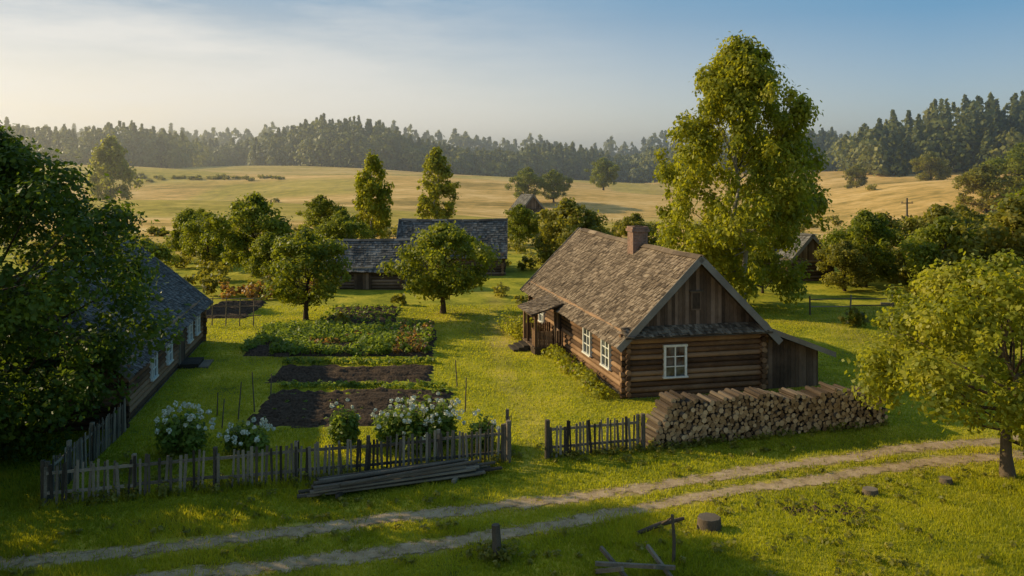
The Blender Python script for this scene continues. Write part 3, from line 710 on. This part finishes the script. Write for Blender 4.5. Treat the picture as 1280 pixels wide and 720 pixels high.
for (x, y, s, r) in ((-21, 76, .75, 1), (-27.5, 66, .8, 3), (20.5, 72, .6, 2), (39, 57, .8, 1.2), (-18, 92, .8, 2), (-31, 90, .9, 3), (-36, 98, .9, 1)): clone(a2, 'plum_tree', x, y, s, r)

def shrub_mass(name, spots, size, mat, dens=1.0):
    cc = []; cr = []; ct = []; per = []
    for (x, y, r, h) in spots:
        k = 9; z = h1(x, y); bt = .5 + R.normal() * .2
        for i in range(k):
            a = R.random() * 6.28; q = r * .8 * R.random() ** .5; rr = r * (.25 + .3 * R.random())
            cc.append((x + q * math.cos(a), y + q * math.sin(a), z + rr * .5 + (h - rr * 1.2) * R.random() * (1 - .5 * q / r))); cr.append(rr); ct.append(bt + R.normal() * .1); per.append(int(dens * 14 * (rr / size) ** 1.6 / 3) + 8)
    V, T = clump_leaves(np.array(cc), np.array(cr), np.array(ct), np.array(per), size, .85)
    make_mesh(name, V, np.arange(len(V)).reshape(-1, 4), [mat], None, T)
sp = []
for i in range(85):
    y = 88 + R.random() * 34; x = R.uniform(-.55, .1) * y; sp.append((x, y, .9 + R.random() * 1.5, 1.0 + R.random() * 1.8))
for i in range(60):
    y = 84 + R.random() * 34; x = R.uniform(.02, .66) * y; sp.append((x, y, 1 + R.random() * 1.6, 1.2 + R.random() * 2.4))
for i in range(34):
    y = 66 + R.random() * 14; x = R.uniform(.44, .68) * y; sp.append((x, y, 1 + R.random() * 1.3, 1 + R.random() * 1.8))
for i in range(12): y = 70 + R.random() * 12; sp.append((-.38 * y + R.normal() * 3, y, 1.2, 1.5 + R.random()))
sp += [(22.4, 57.8, .9, 1.5), (28.5, 59, 1, 1.0), (-20, 70, 1.3, 2.2), (-17.5, 72, 1.2, 1.6), (-1, 70, .9, 1.3), (.8, 66, .8, 1.1), (1.8, 62, 1, 1.5), (3.0, 60, .9, 1.3), (-8.5, 66, .6, 1.1), (-11, 56.9, .5, 1.2), (-7, 73.4, .8, 1.1), (-16.5, 74, .9, 1.5)]
shrub_mass('shrubs', sp, .32, 'lf_olive')
sp = []
for i in range(8):
    y = 150 + R.random() * 150; x = R.uniform(-.6, .58) * y; sp.append((x, y, 1 + R.random(), .8 + R.random() * 1.2))
for i in range(60): x = -80 + i * 2.1 + R.normal() * 1; sp.append((x, 131 + .06 * x + R.normal() * 2, 1.2, 1 + R.random() * 1.6))
for i in range(30): x = 40 + i * 3 + R.normal(); sp.append((x, 150 + R.normal() * 3, 1.5, 1.2 + R.random() * 2.2))
for i in range(40): x = -150 + i * 2 + R.normal(); sp.append((x, 262 - .15 * x + R.normal() * 2, 1.3, .8 + R.random() * .8))
shrub_mass('hedgerow', sp, .5, 'lf_olive', 1.2)
sp = [(-20 + R.normal() * 2.2, 70 + R.normal() * 2, .8, 1 + R.random()) for i in range(10)]
shrub_mass('berry_bushes', sp, .25, 'lf_autumn')

# forest
def forest(name, trees, per=250, size=1.0):
    t = np.array(trees)
    n = len(t); idx = np.repeat(np.arange(n), per); m_ = len(idx)
    u = R.random(m_) ** .8; con = t[idx, 4] > .5
    pr = np.where(con, (1 - u) ** .7 * .9, np.clip(1 - np.abs(2 * u - .85) ** 2.5, 0, 1) ** .6)
    th = R.random(m_) * 6.283; lob = 1 + .2 * np.sin(3 * th + idx * 1.7 + u * 9)
    base = .03
    rr = t[idx, 3] * pr * lob * (.55 + .5 * R.random(m_))
    X = t[idx, 0] + rr * np.cos(th); Y = t[idx, 1] + rr * np.sin(th); Z = H(t[idx, 0], t[idx, 1]) + t[idx, 2] * (base + (1 - base) * u)
    N = np.stack([np.cos(th), np.sin(th), .6 + 0 * th], 1) + R.normal(size=(m_, 3)) * .4
    tt = (.5 + R.normal(size=n) * .2)[idx] + R.normal(size=m_) * .14 - .2 * con
    sz = size * (.6 + .8 * R.random(m_))
    V, T = leaves_at(np.stack([X, Y, Z], 1), N, sz * .8, sz * .65, tt)
    b = B()
    for q in t[::3]:
        z = h1(q[0], q[1]); b.tube([(q[0], q[1], z - .3), (q[0], q[1], z + q[2] * .8)], [.25, .08], 6, 0)
    b.build(name, ['bark', 'lf_forest'], None, None, 0, [(V, T, 1)])
tr_ = []
def band(xa, xb, yfun, hf, rows=5, sp=5.0, pc=.25):
    for r in range(rows):
        x = xa
        while x < xb:
            xx = x + R.normal() * 1.6; yy = yfun(xx) + r * 6 + R.normal() * 2.5
            pcl = pc + .5 * (float(vnoise(xx, yy, 30, 71)) - .45)
            c = R.random() < pcl; h = hf(xx) * (.84 + .14 * R.random() + (.05 if c else 0)) * (.6 if r == 0 else .85 if r == 1 else 1) * (.76 + .4 * float(vnoise(xx, 0, 19, 77)))
            tr_.append((xx, yy, h, 3.6 + R.random() * 1.2 if c else 5.0 + R.random() * 2.8, 1.0 if c else 0.0)); x += sp * (.6 + .8 * R.random())
band(-340, -150, lambda x: 385 + 12 * math.sin(x / 25), lambda x: 23 - 6 * S(-190, -150, x), 6)
band(-190, -118, lambda x: 460, lambda x: 16, 4)
band(-128, 160, lambda x: 425 + 16 * math.sin(x / 34), lambda x: np.interp(x, [-128, -105, -60, -48, -10, 20, 80, 160], [17, 22, 23, 16, 18, 20, 17, 22]), 6)
band(126, 310, lambda x: 300 - .25 * (x - 130), lambda x: np.interp(x, [126, 140, 165, 300], [14, 20, 26, 29]), 6, 5.0, .4)
forest('forest', tr_)
tr_ = []
band(-700, 700, lambda x: 640 + 30 * math.sin(x / 90), lambda x: 25, 3, 8, .3)
forest('distant_forest', tr_, 90, 2.0)

# ------------------------------------------------------------------ grass blades (one mass)
n = 430000
yy = 19.5 * (66 / 19.5) ** (R.random(n) ** 1.15); xx = R.uniform(-.68, .68, n) * yy
keep = np.ones(n, bool)
rd_ = rutdist(xx, yy); keep &= (rd_ > .36 + .5 * (vnoise(xx, yy, .7, 3) - .4)) | (R.random(n) < .08)
for (a, b_, c, d_) in beds: keep &= ~((xx > a - .06 * (yy - c)) & (xx < b_ - .06 * (yy - c)) & (yy > c) & (yy < d_))
lx = (xx - 5.19) * math.cos(ROT) + (yy - 39.9) * math.sin(ROT); ly = -(xx - 5.19) * math.sin(ROT) + (yy - 39.9) * math.cos(ROT)
keep &= ~((lx > -.1) & (lx < 9.8) & (ly > -.1) & (ly < 17.1))
lx = (xx - ox) * ax + (yy - oy) * ay; ly = -(xx - ox) * ay + (yy - oy) * ax
keep &= ~((lx > -.1) & (lx < W2 + .1) & (ly > -.1) & (ly < L2 + .1))
fpd = np.abs(xx - np.interp(yy, [30, 36, 46, 56, 70, 90], [.6, .9, -.6, -.8, -1.5, -9]) + .5 * (vnoise(xx, yy, 3, 60) - .5))
keep &= (fpd > .5) | (yy < 30) | (R.random(n) < .6)
xx = xx[keep]; yy = yy[keep]; n = len(xx)
pt = vnoise(xx, yy, 3.2, 6) * .6 + vnoise(xx, yy, .9, 7) * .4
tall = S(.45, .75, pt) * (yy < 34) + .8 * (np.abs(yy - np.interp(xx, [-14.5, -.25], [27.4, 31.3])) < .45) * (xx < 0)
hgt = (.055 + .05 * R.random(n) + .18 * tall * R.random(n)) * np.where(yy < 34, 1.15, .9)
w = .0009 * yy * (.6 + .7 * R.random(n)) * .6 + .004
an = R.random(n) * 3.1416; ln = R.normal(size=(n, 2)) * .45 * hgt[:, None]
zz = H(xx, yy)
V = np.stack([np.stack([xx - w * np.cos(an), yy - w * np.sin(an), zz - .01], 1), np.stack([xx + w * np.cos(an), yy + w * np.sin(an), zz - .01], 1), np.stack([xx + ln[:, 0], yy + ln[:, 1], zz + hgt], 1)], 1).reshape(-1, 3)
ti = np.clip(-.08 + .6 * vnoise(xx, yy, 4.5, 16) + .6 * vnoise(xx, yy, 1.1, 19) + R.normal(size=n) * .14 - .1 + .12 * tall, 0, 1)
make_mesh('grass', V, np.arange(3 * n).reshape(-1, 3), ['grass'], None, np.repeat(ti, 3))

# ------------------------------------------------------------------ morning mist over the valley
m = bpy.data.materials.new('mist'); m.use_nodes = True; nt = m.node_tree; nt.nodes.clear()
o_ = nt.nodes.new('ShaderNodeOutputMaterial'); vs = nt.nodes.new('ShaderNodeVolumeScatter')
vs.inputs['Density'].default_value = 0.0011; vs.inputs['Color'].default_value = (1, .98, .95, 1); vs.inputs['Anisotropy'].default_value = .68
nt.links.new(vs.outputs[0], o_.inputs['Volume']); M['mist'] = m
b = B(); b.box(-900, 900, 125, 1300, -30, 42); ob = b.build('mist', ['mist'])

# ------------------------------------------------------------------ light, sky
el = math.radians(23.5); az = math.atan2(-.935, .355)
sd = Vector((math.sin(az) * math.cos(el), math.cos(az) * math.cos(el), math.sin(el)))
ld = bpy.data.lights.new('sun', 'SUN'); ld.energy = 5.0; ld.angle = math.radians(.5); ld.color = (1, .82, .48)
lo = bpy.data.objects.new('sun', ld); scene.collection.objects.link(lo); lo.rotation_euler = (-sd).to_track_quat('-Z', 'Y').to_euler(); lo.location = (-30, 0, 40)
w_ = bpy.data.worlds.new('World'); scene.world = w_; w_.use_nodes = True; nt = w_.node_tree; nt.nodes.clear()
o_ = nt.nodes.new('ShaderNodeOutputWorld'); bg = nt.nodes.new('ShaderNodeBackground'); bg.inputs[1].default_value = .15
sk = nt.nodes.new('ShaderNodeTexSky'); sk.sky_type = 'NISHITA'; sk.sun_disc = False; sk.sun_elevation = el; sk.sun_rotation = az % (2 * math.pi)
sk.air_density = 1.0; sk.dust_density = 1.2; sk.ozone_density = 1.5; sk.altitude = 100
tc = nt.nodes.new('ShaderNodeTexCoord'); gen = tc.outputs['Generated']
sep = nt.nodes.new('ShaderNodeSeparateXYZ'); nt.links.new(gen, sep.inputs[0])
up = maprange(nt, sep.outputs[2], 0.0, .16, 0.15, .97)
c = mixc(nt, up, sk.outputs[0], (.6, 2.0, 3.5))
zen = maprange(nt, sep.outputs[2], .25, .8, 0, .8)
c = mixc(nt, zen, c, (.55, 1.15, 1.9))
left = maprange(nt, sep.outputs[0], .42, -.38, .2, 1.0); low = maprange(nt, sep.outputs[2], 0.03, .24, 1, 0)
c = mixc(nt, math_n(nt, 'MULTIPLY', math_n(nt, 'MULTIPLY', left, low), .98), c, (6.9, 6.0, 4.7))
n1 = noise(nt, 1.0, 8, gen, (2.2, 1.5, 13), .62, (0, .18, 0))
cf = ramp(nt, n1, [(.42, (0, 0, 0)), (.62, (1, 1, 1))])
left2 = maprange(nt, sep.outputs[0], .15, -.35)
c = mixc(nt, math_n(nt, 'MULTIPLY', math_n(nt, 'MULTIPLY', cf, left2), .6), c, (6.1, 5.85, 5.4))
nt.links.new(c, bg.inputs[0]); nt.links.new(bg.outputs[0], o_.inputs[0])

cam = bpy.data.cameras.new('camera'); co = bpy.data.objects.new('camera', cam); scene.collection.objects.link(co)
co.location = (0, 0, 10.6); co.rotation_euler = (math.radians(90), 0, 0); cam.lens = 36 * 1100 / 1280; cam.sensor_width = 36; cam.shift_y = -155 / 1280; cam.clip_end = 6000; cam.clip_start = .1
scene.camera = co
